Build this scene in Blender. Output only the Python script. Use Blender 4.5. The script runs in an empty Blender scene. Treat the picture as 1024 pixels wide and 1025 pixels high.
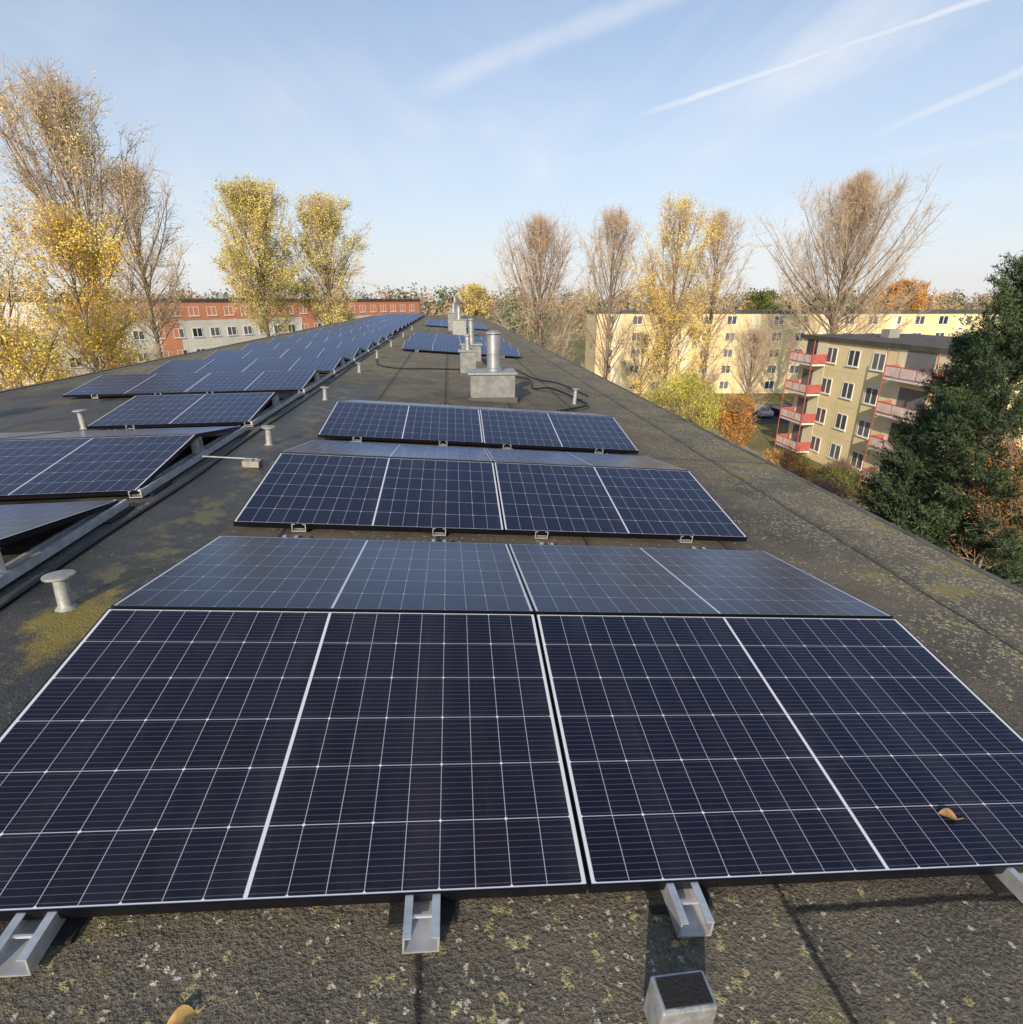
import bpy, math, random
import numpy as np
from mathutils import Matrix, Vector
random.seed(7); rng=np.random.default_rng(11)
scene=bpy.context.scene; COL=scene.collection
CAMZ=14.3
PITCH=math.radians(20.4); YAW=math.radians(5.82); FPX=570.0
# ---------------------------------------------------------------- camera
cd=bpy.data.cameras.new('camera'); cam=bpy.data.objects.new('camera',cd); COL.objects.link(cam)
cam.location=(0,0,CAMZ); cam.rotation_euler=(math.pi/2-PITCH,0,-YAW)
cd.sensor_width=36; cd.lens=36*FPX/1024; cd.clip_start=0.05; cd.clip_end=6000
scene.camera=cam
RC=cam.rotation_euler.to_matrix()
def ray(px,py): return (RC@Vector((px-512,512-py,-FPX))).normalized()
# ---------------------------------------------------------------- node helpers
class NT:
    def __init__(s,nt): s.nt=nt; s.n=nt.nodes; s.l=nt.links
    def new(s,t,**k):
        n=s.n.new(t)
        for a,b in k.items(): setattr(n,a,b)
        return n
    def put(s,sock,v):
        if isinstance(v,bpy.types.NodeSocket): s.l.new(v,sock)
        elif v is not None:
            if isinstance(v,(tuple,list)) and len(v)==3 and sock.type=='RGBA': v=(*v,1)
            sock.default_value=v
    def m(s,op,a,b=None,c=None,clamp=False):
        n=s.new('ShaderNodeMath',operation=op,use_clamp=clamp); s.put(n.inputs[0],a)
        if b is not None: s.put(n.inputs[1],b)
        if c is not None: s.put(n.inputs[2],c)
        return n.outputs[0]
    def dot(s,a,b):
        n=s.new('ShaderNodeVectorMath',operation='DOT_PRODUCT'); s.put(n.inputs[0],a); s.put(n.inputs[1],b); return n.outputs['Value']
    def mix(s,f,a,b):
        n=s.new('ShaderNodeMix',data_type='RGBA'); s.put(n.inputs[0],f); s.put(n.inputs[6],a); s.put(n.inputs[7],b); return n.outputs[2]
    def ramp(s,v,lo,hi,a=0.0,b=1.0):
        n=s.new('ShaderNodeMapRange',interpolation_type='SMOOTHSTEP'); s.put(n.inputs[0],v)
        n.inputs[1].default_value=lo; n.inputs[2].default_value=hi; n.inputs[3].default_value=a; n.inputs[4].default_value=b
        return n.outputs[0]
    def noise(s,vec,scale,detail=4,rough=.55,dist=0):
        n=s.new('ShaderNodeTexNoise'); s.put(n.inputs['Vector'],vec); n.inputs['Scale'].default_value=scale
        n.inputs['Detail'].default_value=detail; n.inputs['Roughness'].default_value=rough; n.inputs['Distortion'].default_value=dist
        return n.outputs['Fac']
    def scale(s,vec,sc):
        n=s.new('ShaderNodeMapping'); s.put(n.inputs[0],vec); n.inputs['Scale'].default_value=sc; return n.outputs[0]
def newmat(name):
    m=bpy.data.materials.new(name); m.use_nodes=True; t=NT(m.node_tree); p=t.n['Principled BSDF']; return m,t,p
def simple(name,c,rough=.6,metal=0,var=.25,nscale=3.0,bump=0.0,bscale=30,c2=None,coord='Object'):
    m,t,p=newmat(name); tc=t.new('ShaderNodeTexCoord').outputs[coord]
    n=t.ramp(t.noise(tc,nscale,3,.6),.3,.7)
    d=c2 if c2 else tuple(x*(1-var) for x in c)
    t.put(p.inputs['Base Color'],t.mix(n,d,c)); p.inputs['Roughness'].default_value=rough; p.inputs['Metallic'].default_value=metal
    if bump:
        b=t.new('ShaderNodeBump'); b.inputs['Strength'].default_value=bump; b.inputs['Distance'].default_value=.01
        t.put(b.inputs['Height'],t.noise(tc,bscale,2)); t.l.new(b.outputs[0],p.inputs['Normal'])
    return m
def leafmat(name,cols,rough=.8):
    m,t,p=newmat(name); g=t.new('ShaderNodeNewGeometry'); r=g.outputs['Random Per Island']
    big=t.noise(g.outputs['Position'],.45,1)
    v=t.m('ADD',t.m('MULTIPLY',r,.6),t.m('MULTIPLY',t.m('SUBTRACT',big,.5),2.0)); v=t.m('ADD',v,.2,clamp=True)
    c=t.new('ShaderNodeValToRGB'); t.put(c.inputs[0],v); e=c.color_ramp.elements
    e[0].color=(*cols[0],1); e[1].color=(*cols[-1],1); e[0].position=.05; e[1].position=.95
    for i,k in enumerate(cols[1:-1]):
        q=e.new((i+1)/(len(cols)-1)); q.color=(*k,1)
    t.put(p.inputs['Base Color'],c.outputs[0]); p.inputs['Roughness'].default_value=rough; p.inputs['Specular IOR Level'].default_value=.15
    return m
M={}
M['alu']=simple('aluminium',(.68,.69,.70),.45,.6,.3,14)
M['alu_dull']=simple('dull_aluminium',(.50,.51,.52),.5,.6,.4,25,.2,80)
M['steel']=simple('dull_stainless_steel',(.50,.51,.52),.42,.75,.3,6)
M['zinc']=simple('zinc_sheet',(.27,.275,.27),.55,.35,.35,7,.2,20)
M['zinc_light']=simple('grey_zinc',(.38,.39,.37),.6,.3,.35,24,.2,20)
M['frame']=simple('black_anodised_frame',(.012,.012,.018),.35,.6,.2,5)
M['rubber']=simple('black_rubber',(.012,.012,.012),.85,0,.3,30,.4,120)
M['cable']=simple('black_cable',(.01,.01,.011),.5,0,.2,9)
M['concrete']=simple('concrete',(.36,.33,.28),.9,0,.35,14,.5,60)
# --- solar cell glass
m,t,p=newmat('solar_cells'); M['cells']=m
oc=t.new('ShaderNodeTexCoord').outputs['Object']; sp=t.new('ShaderNodeSeparateXYZ'); t.put(sp.inputs[0],oc)
x,y=sp.outputs[0],sp.outputs[1]
PX,PY=.0940,.1862
xh=t.m('SUBTRACT',t.m('ABSOLUTE',t.m('SUBTRACT',x,.861)),.0048)
yy=t.m('SUBTRACT',y,.0085)
def edge(v,pitch):
    f=t.m('FRACT',t.m('DIVIDE',v,pitch)); return t.m('MULTIPLY',t.m('MINIMUM',f,t.m('SUBTRACT',1.0,f)),pitch)
dx=edge(xh,PX); dy=edge(yy,PY); dx2=edge(t.m('ADD',xh,PX),PX*2)
lx=t.m('LESS_THAN',dx,.0010); ly=t.m('LESS_THAN',dy,.0012)
dia=t.m('LESS_THAN',t.m('ADD',dx2,dy),.0058)
mg=t.m('MAXIMUM',t.m('LESS_THAN',xh,0.0),t.m('GREATER_THAN',xh,PX*9))
mg=t.m('MAXIMUM',mg,t.m('MAXIMUM',t.m('LESS_THAN',yy,0.0),t.m('GREATER_THAN',yy,PY*6)))
white=t.m('MAXIMUM',mg,dia)
bus=t.m('LESS_THAN',edge(t.m('ADD',yy,PY/20),PY/10),.0010)
inf=t.new('ShaderNodeObjectInfo').outputs['Random']
cell=t.mix(inf,(.012,.008,.012),(.006,.006,.015))
wx=t.new('ShaderNodeCombineXYZ'); t.put(wx.inputs[0],t.m('FLOOR',t.m('DIVIDE',x,PX))); t.put(wx.inputs[1],t.m('FLOOR',t.m('DIVIDE',yy,PY)))
wn=t.new('ShaderNodeTexWhiteNoise',noise_dimensions='3D'); t.put(wx.inputs[2],t.m('MULTIPLY',inf,37.0)); t.put(wn.inputs[0],wx.outputs[0])
cell=t.mix(t.m('MULTIPLY',wn.outputs['Value'],.45),cell,(.011,.011,.022))
c=t.mix(bus,cell,(.065,.067,.085))
c=t.mix(lx,c,(.35,.37,.43)); c=t.mix(ly,c,(.40,.42,.48)); c=t.mix(white,c,(.60,.62,.66))
dust=t.ramp(t.noise(oc,5.0,4,.7),.45,.8)
c=t.mix(t.m('MULTIPLY',dust,.02),c,(.30,.30,.32))
streak=t.ramp(t.noise(t.scale(oc,(5,.5,1)),1.3,3,.6,.4),.42,.72)
c=t.mix(t.m('MULTIPLY',streak,.018),c,(.5,.5,.55))  # pale streaks in the colour imitate streaky reflections on the glass
rough=t.m('ADD',.22,t.m('MULTIPLY',dust,.06))
df=t.new('ShaderNodeBsdfDiffuse'); t.put(df.inputs[0],c)
gs=t.new('ShaderNodeBsdfGlossy'); gs.inputs[0].default_value=(.70,.80,1.0,1); t.put(gs.inputs['Roughness'],rough)
fz=t.new('ShaderNodeFresnel'); fz.inputs[0].default_value=1.46
ms=t.new('ShaderNodeMixShader'); t.l.new(fz.outputs[0],ms.inputs[0]); t.l.new(df.outputs[0],ms.inputs[1]); t.l.new(gs.outputs[0],ms.inputs[2]); t.l.new(ms.outputs[0],t.n['Material Output'].inputs[0]); t.n.remove(p)
# --- roof felt
m,t,p=newmat('roof_felt'); M['roof']=m
oc=t.new('ShaderNodeTexCoord').outputs['Object']; sp=t.new('ShaderNodeSeparateXYZ'); t.put(sp.inputs[0],oc); x,y=sp.outputs[0],sp.outputs[1]
big=t.ramp(t.noise(oc,.7,3,.65),.35,.65); mid=t.ramp(t.noise(oc,3.0,5,.7),.38,.68); fine=t.noise(oc,95,2,.75)
c=t.mix(big,(.036,.034,.032),(.105,.090,.066)); c=t.mix(t.m('MULTIPLY',mid,.55),c,(.145,.122,.088))
gr=t.ramp(fine,.46,.74); c=t.mix(t.m('MULTIPLY',gr,.55),c,(.27,.235,.18))
dk=t.ramp(fine,.44,.30); c=t.mix(t.m('MULTIPLY',dk,.55),c,(.015,.014,.012))
right=t.ramp(x,1.9,3.3); front=t.ramp(y,2.2,.3); back=t.ramp(y,8,14)
c=t.mix(t.m('MULTIPLY',t.m('MAXIMUM',right,back),.30),c,(.20,.17,.115))  # warm sunlit tone painted into the felt on the right and far away
amt=t.m('MAXIMUM',right,t.m('MULTIPLY',front,.42)); amt=t.m('MAXIMUM',amt,t.m('MULTIPLY',back,.6)); amt=t.m('MULTIPLY',t.m('ADD',amt,.12),t.ramp(t.noise(oc,1.9,4,.65),.36,.62,.08,1.2))
def spots(scale,r,thr,colr,c,mul=1.0,seed=0.0):
    mp=t.new('ShaderNodeMapping'); t.put(mp.inputs[0],oc); mp.inputs['Location'].default_value=(seed,seed*2,0)
    nz=t.new('ShaderNodeTexNoise'); t.put(nz.inputs[0],mp.outputs[0]); nz.inputs['Scale'].default_value=scale*1.7; nz.inputs['Detail'].default_value=2
    ad=t.new('ShaderNodeVectorMath',operation='MULTIPLY_ADD'); t.l.new(nz.outputs['Color'],ad.inputs[0]); ad.inputs[1].default_value=(1.3/scale,)*3; t.l.new(mp.outputs[0],ad.inputs[2])
    v=t.new('ShaderNodeTexVoronoi',voronoi_dimensions='2D'); t.l.new(ad.outputs[0],v.inputs['Vector']); v.inputs['Scale'].default_value=scale
    sx=t.new('ShaderNodeSeparateColor'); t.l.new(v.outputs['Color'],sx.inputs[0])
    on=t.m('LESS_THAN',sx.outputs[0],t.m('MULTIPLY',amt,thr)); rr=t.m('ADD',r*.45,t.m('MULTIPLY',sx.outputs[1],r*.75)); s=t.m('MULTIPLY',t.m('LESS_THAN',v.outputs['Distance'],rr),on)
    s=t.m('MULTIPLY',s,t.m('MULTIPLY',t.ramp(fine,.36,.55),mul))
    return t.mix(s,c,colr)
c=spots(34,.46,.36,(.38,.34,.15),c,.8,0.0)
c=spots(66,.48,.26,(.56,.52,.42),c,.75,3.1)
moss=t.m('MULTIPLY',t.ramp(t.noise(oc,1.3,5,.8),.52,.64),.9); c=t.mix(t.m('MULTIPLY',moss,t.m('MULTIPLY',amt,1.0,None,True)),c,(.22,.19,.05))
wet=t.m('MULTIPLY',t.ramp(x,-.95,-1.5),t.ramp(t.noise(t.scale(oc,(1,.3,1)),1.5,3),.30,.50)); wet=t.m('MULTIPLY',wet,t.ramp(y,13,8)); c=t.mix(t.m('MULTIPLY',wet,.75),c,(.026,.028,.032))
sx0=t.m('ABSOLUTE',t.m('ADD',x,1.72)); near=t.m('SUBTRACT',t.m('ADD',t.m('MULTIPLY',sx0,2.6),t.m('MULTIPLY',t.m('ABSOLUTE',t.m('SUBTRACT',y,2.45)),1.9)),t.m('MULTIPLY',t.noise(oc,8,4,.75),1.4))
nm=t.ramp(near,.10,-.35); c=t.mix(t.m('MULTIPLY',nm,.85),c,(.25,.19,.03))
strip=t.m('MULTIPLY',t.ramp(sx0,.35,.05),t.ramp(t.noise(oc,5,4,.7),.5,.62)); c=t.mix(t.m('MULTIPLY',strip,.55),c,(.19,.165,.05))
w1=t.m('MULTIPLY',t.m('SUBTRACT',t.noise(oc,3.0,4,.65),.5),.07)
fx=t.m('FRACT',t.m('ADD',t.m('ADD',x,w1),.13)); sx_=t.m('MINIMUM',fx,t.m('SUBTRACT',1.0,fx)); seam=t.ramp(sx_,.013,.004)
fy=t.m('FRACT',t.m('DIVIDE',t.m('ADD',t.m('ADD',y,w1),4.0),5.0)); sy_=t.m('MULTIPLY',t.m('MINIMUM',fy,t.m('SUBTRACT',1.0,fy)),5.0); seam2=t.m('MULTIPLY',t.ramp(sy_,.016,.005),t.m('GREATER_THAN',x,.87))
seam=t.m('MAXIMUM',t.m('MULTIPLY',seam,.9),seam2)
lap=t.ramp(fx,.0,.10,.45,1.0)
c=t.mix(t.m('MULTIPLY',t.m('SUBTRACT',1.0,lap),.9),c,(.022,.022,.023)); c=t.mix(t.m('MULTIPLY',seam,.95),c,(.006,.006,.006))
t.put(p.inputs['Base Color'],c); t.put(p.inputs['Roughness'],t.m('SUBTRACT',.92,t.m('MULTIPLY',wet,.52)))
b=t.new('ShaderNodeBump'); b.inputs['Strength'].default_value=1.0; b.inputs['Distance'].default_value=.008
t.put(b.inputs['Height'],t.m('ADD',fine,t.noise(oc,22,2))); t.l.new(b.outputs[0],p.inputs['Normal'])
# --- facades
def facade(name,c,joint=True,sw=3.2,sh=2.8):
    m,t,p=newmat(name); oc=t.new('ShaderNodeTexCoord').outputs['Object']; sp=t.new('ShaderNodeSeparateXYZ'); t.put(sp.inputs[0],oc)
    n=t.ramp(t.noise(oc,.4,3,.6),.3,.7); col=t.mix(n,tuple(k*.88 for k in c),c)
    st=t.ramp(t.noise(t.scale(oc,(1.5,1.5,.12)),1.2,3,.7),.5,.75); col=t.mix(t.m('MULTIPLY',st,.2),col,tuple(k*.6 for k in c))
    if joint:
        a=t.m('FRACT',t.m('DIVIDE',sp.outputs[0],sw)); a=t.m('MULTIPLY',t.m('MINIMUM',a,t.m('SUBTRACT',1.0,a)),sw)
        b=t.m('FRACT',t.m('DIVIDE',sp.outputs[2],sh)); b=t.m('MULTIPLY',t.m('MINIMUM',b,t.m('SUBTRACT',1.0,b)),sh)
        j=t.m('LESS_THAN',t.m('MINIMUM',a,b),.03); col=t.mix(t.m('MULTIPLY',j,.25),col,tuple(k*.4 for k in c))
    t.put(p.inputs['Base Color'],col); p.inputs['Roughness'].default_value=.9; return m
M['w_white']=facade('white_render',(.72,.69,.62)); M['w_red']=facade('red_render',(.66,.27,.15),False)
M['w_yellow']=facade('pale_yellow_render',(.80,.66,.37)); M['w_beige']=facade('beige_yellow_render',(.86,.73,.42)); M['w_cream']=facade('cream_render',(.85,.76,.52),False)
M['w_grey']=facade('grey_render',(.30,.29,.27))
M['tar']=simple('dark_roofing',(.10,.09,.08),.9,0,.4,1.0); M['winframe']=simple('white_plastic_frame',(.80,.80,.78),.5,0,.08,2)
M['redpaint']=simple('red_painted_metal',(.48,.12,.10),.5,0,.25,3); M['whitepanel']=simple('white_panel',(.80,.77,.74),.6,0,.15,2)
M['pinkpanel']=simple('pale_balcony_panel',(.82,.66,.60),.6,0,.25,2)
m,t,p=newmat('window_glass'); M['glass']=m; p.inputs['Roughness'].default_value=.06
t.put(p.inputs['Base Color'],t.mix(t.new('ShaderNodeObjectInfo').outputs['Random'],(.02,.03,.045),(.16,.17,.18))); p.inputs['Specular IOR Level'].default_value=.8
M['bark']=simple('grey_brown_bark',(.26,.20,.14),.9,0,.45,4); M['bark_dark']=simple('dark_bark',(.06,.048,.035),.95,0,.4,4)
M['twig']=simple('brown_twigs',(.40,.28,.19),.9,0,.35,.6); M['twig_pale']=simple('pale_brown_twigs',(.64,.49,.36),.9,0,.3,.6)
M['l_yellow']=leafmat('yellow_leaves',[(.56,.38,.05),(.82,.59,.09),(.90,.72,.18)])
M['l_poplar']=leafmat('pale_yellow_green_leaves',[(.42,.35,.10),(.66,.56,.17),(.80,.69,.25)])
M['l_olive']=leafmat('yellow_brown_leaves',[(.42,.31,.11),(.64,.50,.18),(.78,.64,.26)])
M['l_orange']=leafmat('orange_leaves',[(.34,.14,.03),(.62,.29,.05),(.72,.42,.10)])
M['l_rust']=leafmat('rust_leaves',[(.14,.06,.025),(.34,.15,.05),(.46,.24,.08)])
M['l_willow']=leafmat('willow_leaves',[(.26,.26,.04),(.50,.48,.08),(.64,.59,.14)])
M['l_green']=leafmat('green_leaves',[(.05,.08,.02),(.10,.14,.03),(.18,.20,.05)])
M['l_pine']=leafmat('pine_needles',[(.026,.046,.024),(.062,.100,.048),(.125,.155,.07)])
# ---------------------------------------------------------------- mesh helpers
class MB:
    def __init__(s): s.v=[]; s.f=[]; s.mi=[]
    def add(s,v,f,mi=0):
        o=len(s.v); s.v+= [tuple(a) for a in v]; s.f+=[tuple(o+i for i in q) for q in f]; s.mi+=[mi]*len(f); return s
    def box(s,x0,y0,z0,x1,y1,z1,mi=0,M4=None):
        v=[Vector(a) for a in ((x0,y0,z0),(x1,y0,z0),(x1,y1,z0),(x0,y1,z0),(x0,y0,z1),(x1,y0,z1),(x1,y1,z1),(x0,y1,z1))]
        if M4: v=[M4@a for a in v]
        return s.add(v,[(0,3,2,1),(4,5,6,7),(0,1,5,4),(1,2,6,5),(2,3,7,6),(3,0,4,7)],mi)
    def lathe(s,prof,n=20,cx=0,cy=0,mi=0):
        v=[];f=[]
        for r,z in prof:
            for k in range(n):
                a=2*math.pi*k/n; v.append((cx+r*math.cos(a),cy+r*math.sin(a),z))
        for i in range(len(prof)-1):
            for k in range(n): f.append((i*n+k,i*n+(k+1)%n,(i+1)*n+(k+1)%n,(i+1)*n+k))
        f.append(tuple(range(n))[::-1]); f.append(tuple((len(prof)-1)*n+k for k in range(n)))
        return s.add(v,f,mi)
    def tube(s,pts,r,n=8,mi=0):
        pts=[Vector(q) for q in pts]; v=[];f=[]
        for i,q in enumerate(pts):
            d=(pts[min(i+1,len(pts)-1)]-pts[max(i-1,0)]).normalized(); a=d.cross(Vector((0,0,1)))
            if a.length<.1: a=Vector((1,0,0))
            a.normalize(); b=d.cross(a)
            for k in range(n):
                w=2*math.pi*k/n; v.append(q+a*r*math.cos(w)+b*r*math.sin(w))
        for i in range(len(pts)-1):
            for k in range(n): f.append((i*n+k,i*n+(k+1)%n,(i+1)*n+(k+1)%n,(i+1)*n+k))
        f.append(tuple(range(n))[::-1]); f.append(tuple((len(pts)-1)*n+k for k in range(n)))
        return s.add(v,f,mi)
    def mesh(s,name,mats,smooth=False):
        me=bpy.data.meshes.new(name); me.from_pydata(s.v,[],s.f)
        for q in (mats if isinstance(mats,list) else [mats]): me.materials.append(q)
        me.polygons.foreach_set('material_index',s.mi)
        if smooth:
            me.polygons.foreach_set('use_smooth',[True]*len(s.f)); me.set_sharp_from_angle(angle=math.radians(40))
        me.update(); return me
    def build(s,name,mats,parent=None,smooth=False,bevel=0):
        me=s.mesh(name,mats,smooth); o=link(name,me,parent)
        if bevel:
            b=o.modifiers.new('bevel','BEVEL'); b.width=bevel; b.segments=2
        return o
def link(name,data,parent=None,loc=None):
    o=bpy.data.objects.new(name,data); COL.objects.link(o)
    if parent: o.parent=parent
    if loc: o.location=loc
    return o
def tag(o,label=None,cat=None,group=None,kind=None):
    if label: o['label']=label
    if cat: o['category']=cat
    if group: o['group']=group
    if kind: o['kind']=kind
    return o
def root(name,label,cat,mat=None,group=None):
    o=bpy.data.objects.new(name,None); COL.objects.link(o); o.empty_display_size=.2
    if mat is not None: o.matrix_world=mat
    return tag(o,label,cat,group)
def copytree(src,mat,label):
    r=src.copy(); COL.objects.link(r); r.matrix_world=mat; r['label']=label
    for ch in list(src.children):
        q=ch.copy(); COL.objects.link(q); q.parent=r
        for g in list(ch.children):
            h=g.copy(); COL.objects.link(h); h.parent=q
    return r
def npmesh(name,parts,mats):
    nv=0; V=[];LI=[];LT=[];MI=[]
    for v,f,mi in parts:
        if len(f)==0: continue
        V.append(v); LI.append((f+nv).ravel()); LT.append(np.full(len(f),f.shape[1])); MI.append(np.full(len(f),mi)); nv+=len(v)
    V=np.concatenate(V).astype(np.float32); LI=np.concatenate(LI).astype(np.int32); LT=np.concatenate(LT).astype(np.int32); MI=np.concatenate(MI).astype(np.int32)
    me=bpy.data.meshes.new(name); me.vertices.add(len(V)); me.vertices.foreach_set('co',V.ravel())
    me.loops.add(len(LI)); me.loops.foreach_set('vertex_index',LI); me.polygons.add(len(LT))
    st=np.concatenate([[0],np.cumsum(LT)[:-1]]).astype(np.int32); me.polygons.foreach_set('loop_start',st); me.polygons.foreach_set('loop_total',LT)
    for q in mats: me.materials.append(q)
    me.polygons.foreach_set('material_index',MI); me.update(calc_edges=True); return me
def nrm(a): return a/np.maximum(np.linalg.norm(a,axis=-1,keepdims=True),1e-9)
def segs(P0,P1,r0,r1,n=3):
    d=nrm(P1-P0); h=np.where(np.abs(d[:,2:3])>.9,np.array([[1.,0,0]]),np.array([[0,0,1.]])); a=nrm(np.cross(d,h)); b=np.cross(d,a)
    w=np.arange(n)*2*np.pi/n; ca=np.cos(w)[None,:,None]; sa=np.sin(w)[None,:,None]
    r0=np.broadcast_to(r0,(len(P0),))[:,None,None]; r1=np.broadcast_to(r1,(len(P0),))[:,None,None]
    ring=a[:,None,:]*ca+b[:,None,:]*sa
    V=np.concatenate([P0[:,None,:]+ring*r0,P1[:,None,:]+ring*r1],axis=1).reshape(-1,3)
    base=(np.arange(len(P0))*2*n)[:,None,None]; k=np.arange(n); k2=(k+1)%n
    F=(base+np.stack([k,k2,k2+n,k+n],axis=1)[None]).reshape(-1,4)
    return V,F
def leaves(C,s,asp=.6,dirs=None):
    n=len(C); a=nrm(rng.normal(size=(n,3))) if dirs is None else nrm(dirs+rng.normal(size=(n,3))*.35)
    b=nrm(np.cross(a,rng.normal(size=(n,3)))); s=(s*rng.uniform(.6,1.3,n))[:,None]
    V=np.stack([C-a*s,C+b*s*asp,C+a*s,C-b*s*asp],axis=1).reshape(-1,3)
    return V,np.arange(n*4).reshape(-1,4)
UP=np.array([0,0,1.])
# ---------------------------------------------------------------- roof planes
ROOFW=-1.49
sl=math.atan2(.0742,.9973)
MR=Matrix.Translation((0,0,CAMZ))@Matrix.Rotation(sl,4,'Y')
CU=-1.75
crease=MR@Vector((CU,0,ROOFW))
ML=Matrix.Translation(crease)@Matrix.Rotation(-math.radians(.6),4,'Y')@Matrix.Translation((-CU,0,-ROOFW))
def T(x,y,z): return Matrix.Translation((x,y,z))
def on_roof(px,py):
    d=MR.inverted().to_3x3()@ray(px,py); return d*(ROOFW/d.z)
V0,V1=-3.0,60.0; UR=3.72; UL=-7.25
hb=root('apartment_building','flat roofed apartment building underfoot, bitumen roof carrying all the solar panels','building')
def roofpart(name,Mx,u0,u1):
    mb=MB(); nx,ny=6,60
    v=[Mx@Vector((u0+(u1-u0)*i/nx,V0+(V1-V0)*j/ny,ROOFW)) for j in range(ny+1) for i in range(nx+1)]
    f=[(j*(nx+1)+i,j*(nx+1)+i+1,(j+1)*(nx+1)+i+1,(j+1)*(nx+1)+i) for j in range(ny) for i in range(nx)]
    mb.add(v,f); return mb.build(name,M['roof'],hb)
roofpart('roof_surface',MR,CU,UR); roofpart('roof_surface',ML,UL,CU)
er=MR@Vector((UR,0,ROOFW)); el=ML@Vector((UL,0,ROOFW))
edgem=simple('weathered_edge_trim',(.13,.125,.11),.8,.1,.5,5)
mb=MB(); mb.box(el.x+.1,V0+.05,0,er.x-.1,V1-.05,min(er.z,el.z)-.12); mb.build('wall',M['w_grey'],hb)
mb=MB(); mb.box(er.x-.03,V0,er.z-.30,er.x+.02,V1,er.z+.010); mb.build('edge_trim',edgem,hb)
mb=MB(); mb.box(er.x+.025,V0,er.z-.16,er.x+.13,V1,er.z-.07); mb.build('gutter',edgem,hb)
mb=MB(); mb.box(el.x-.03,V0,el.z-.30,el.x+.05,V1,el.z+.015); mb.build('edge_trim',edgem,hb)
mb=MB(); mb.box(el.x+.09,V1-.06,min(er.z,el.z)-.2,er.x-.09,V1+.04,crease.z-.11); mb.build('edge_trim',edgem,hb)
# ---------------------------------------------------------------- solar modules
W,D,TH=1.731,1.134,.035; GAP=.005; TILT=math.radians(8.2); PITCHV=2.495; RG=.02
LOW=-1.418
fr=MB(); e=.0042
fr.box(0,0,-TH,W,e,0); fr.box(0,D-e,-TH,W,D,0); fr.box(0,e,-TH,e,D-e,0); fr.box(W-e,e,-TH,W,D-e,0)
frm=fr.mesh('frame',M['frame'])
gl=MB(); gl.box(e,e,-.007,W-e,D-e,-.0015); gl.v=[(a-.0045,b,c) for a,b,c in gl.v]; glm=gl.mesh('glass_cells',M['cells'])
jb=MB(); jb.box(.80,D-.14,-.028,.92,D-.09,-.0072); jbm=jb.mesh('junction_box',M['cable'])
proto=None
ORD=['first','second','third','fourth','fifth','sixth','seventh','eighth','ninth','tenth','eleventh','twelfth','thirteenth','fourteenth','fifteenth','sixteenth','seventeenth','eighteenth','nineteenth','twentieth','twenty-first','twenty-second','twenty-third','twenty-fourth']
def module(Mp,u,v0,back,label,group):
    global proto
    jit=lambda a: random.uniform(-a,a)
    if not back: mat=Mp@T(u,v0,LOW+jit(.002))@Matrix.Rotation(TILT+jit(.002),4,'X')@Matrix.Rotation(jit(.0008),4,'Z')
    else: mat=Mp@T(u,v0+D*math.cos(TILT)+RG,LOW+D*math.sin(TILT)+jit(.002))@Matrix.Rotation(-TILT+jit(.002),4,'X')
    if proto is None:
        proto=root('solar_panel',label,'solar panel',mat,group)
        link('frame',frm,proto); link('glass_cells',glm,proto,(.0045,0,0)); link('junction_box',jbm,proto)
        return proto
    o=copytree(proto,mat,label); o['group']=group; return o
def rail_obj(Mp,u,va,vb,label,group,posts):
    r=root('mounting_rail',label,'rail',Mp@T(u,va,ROOFW),group); L=vb-va
    mb=MB(); w=.044; z0=.014; z1=.066
    mb.box(-w,0,z0,w,L,z0+.005); mb.box(-w,0,z0+.005,-w+.005,L,z1); mb.box(w-.005,0,z0+.005,w,L,z1)
    mb.box(-w+.005,0,z1-.004,-w+.020,L,z1); mb.box(w-.020,0,z1-.004,w-.005,L,z1)
    mb.box(-w+.005,.055,z1-.012,w-.005,.060,z1-.0045)
    mb.build('rail_channel',M['alu'],r)
    for q in (.10,L-.28):
        mb=MB(); mb.box(-.085,q-.03,.001,.085,q+.28,.0135); mb.build('rubber_pad',M['rubber'],r,bevel=.003)
    for (pv,hh) in posts:
        mb=MB(); q=pv-va
        mb.box(-.035,q-.02,z1+.0005,.035,q+.02,z1+.004); mb.box(-.035,q-.003,z1+.004,.035,q+.003,hh); mb.box(-.03,q-.02,hh,.03,q+.02,hh+.004)
        mb.build('panel_support',M['alu'],r)
    return r
def pair(Mp,uL,v0,arr,n,cols=2,front=True,back=True,rails=True,us=None,g='g'):
    o=ORD[n]
    for c in range(cols):
        side=('left' if c==0 else 'right') if cols==2 else 'only'
        u=uL+c*(W+GAP) 
        if front: module(Mp,u,v0,False,f'dark solar panel tilted toward the camera, {side} one in {o} row of {arr}',g)
        if back: module(Mp,u,v0,True,f'dark solar panel tilted away from camera, {side} one in {o} row of {arr}',g)
    if rails:
        low=LOW-ROOFW-TH-.006; hi=low+D*math.sin(TILT)-.004
        for k,du in enumerate(us):
            rail_obj(Mp,uL+du,v0-(.105 if (Mp is MR and n==0) else .0),v0+2.31,f'silver mounting rail, {ORD[k]} from left under {o} row of {arr}','silver rails under the panels',
              [(v0+.03,low),(v0+D*math.cos(TILT)-.03,hi),(v0+D*math.cos(TILT)+RG+.03,hi)])
gR='dark solar panels in the array before the chimney'; gF='dark solar panels in the arrays beyond the chimney'; gL='dark solar panels in the long left array'
for n in range(3): pair(MR,-1.315,1.037+n*PITCHV,'front middle array',n,us=[.40,1.30,1.99,3.02],g=gR)
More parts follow.
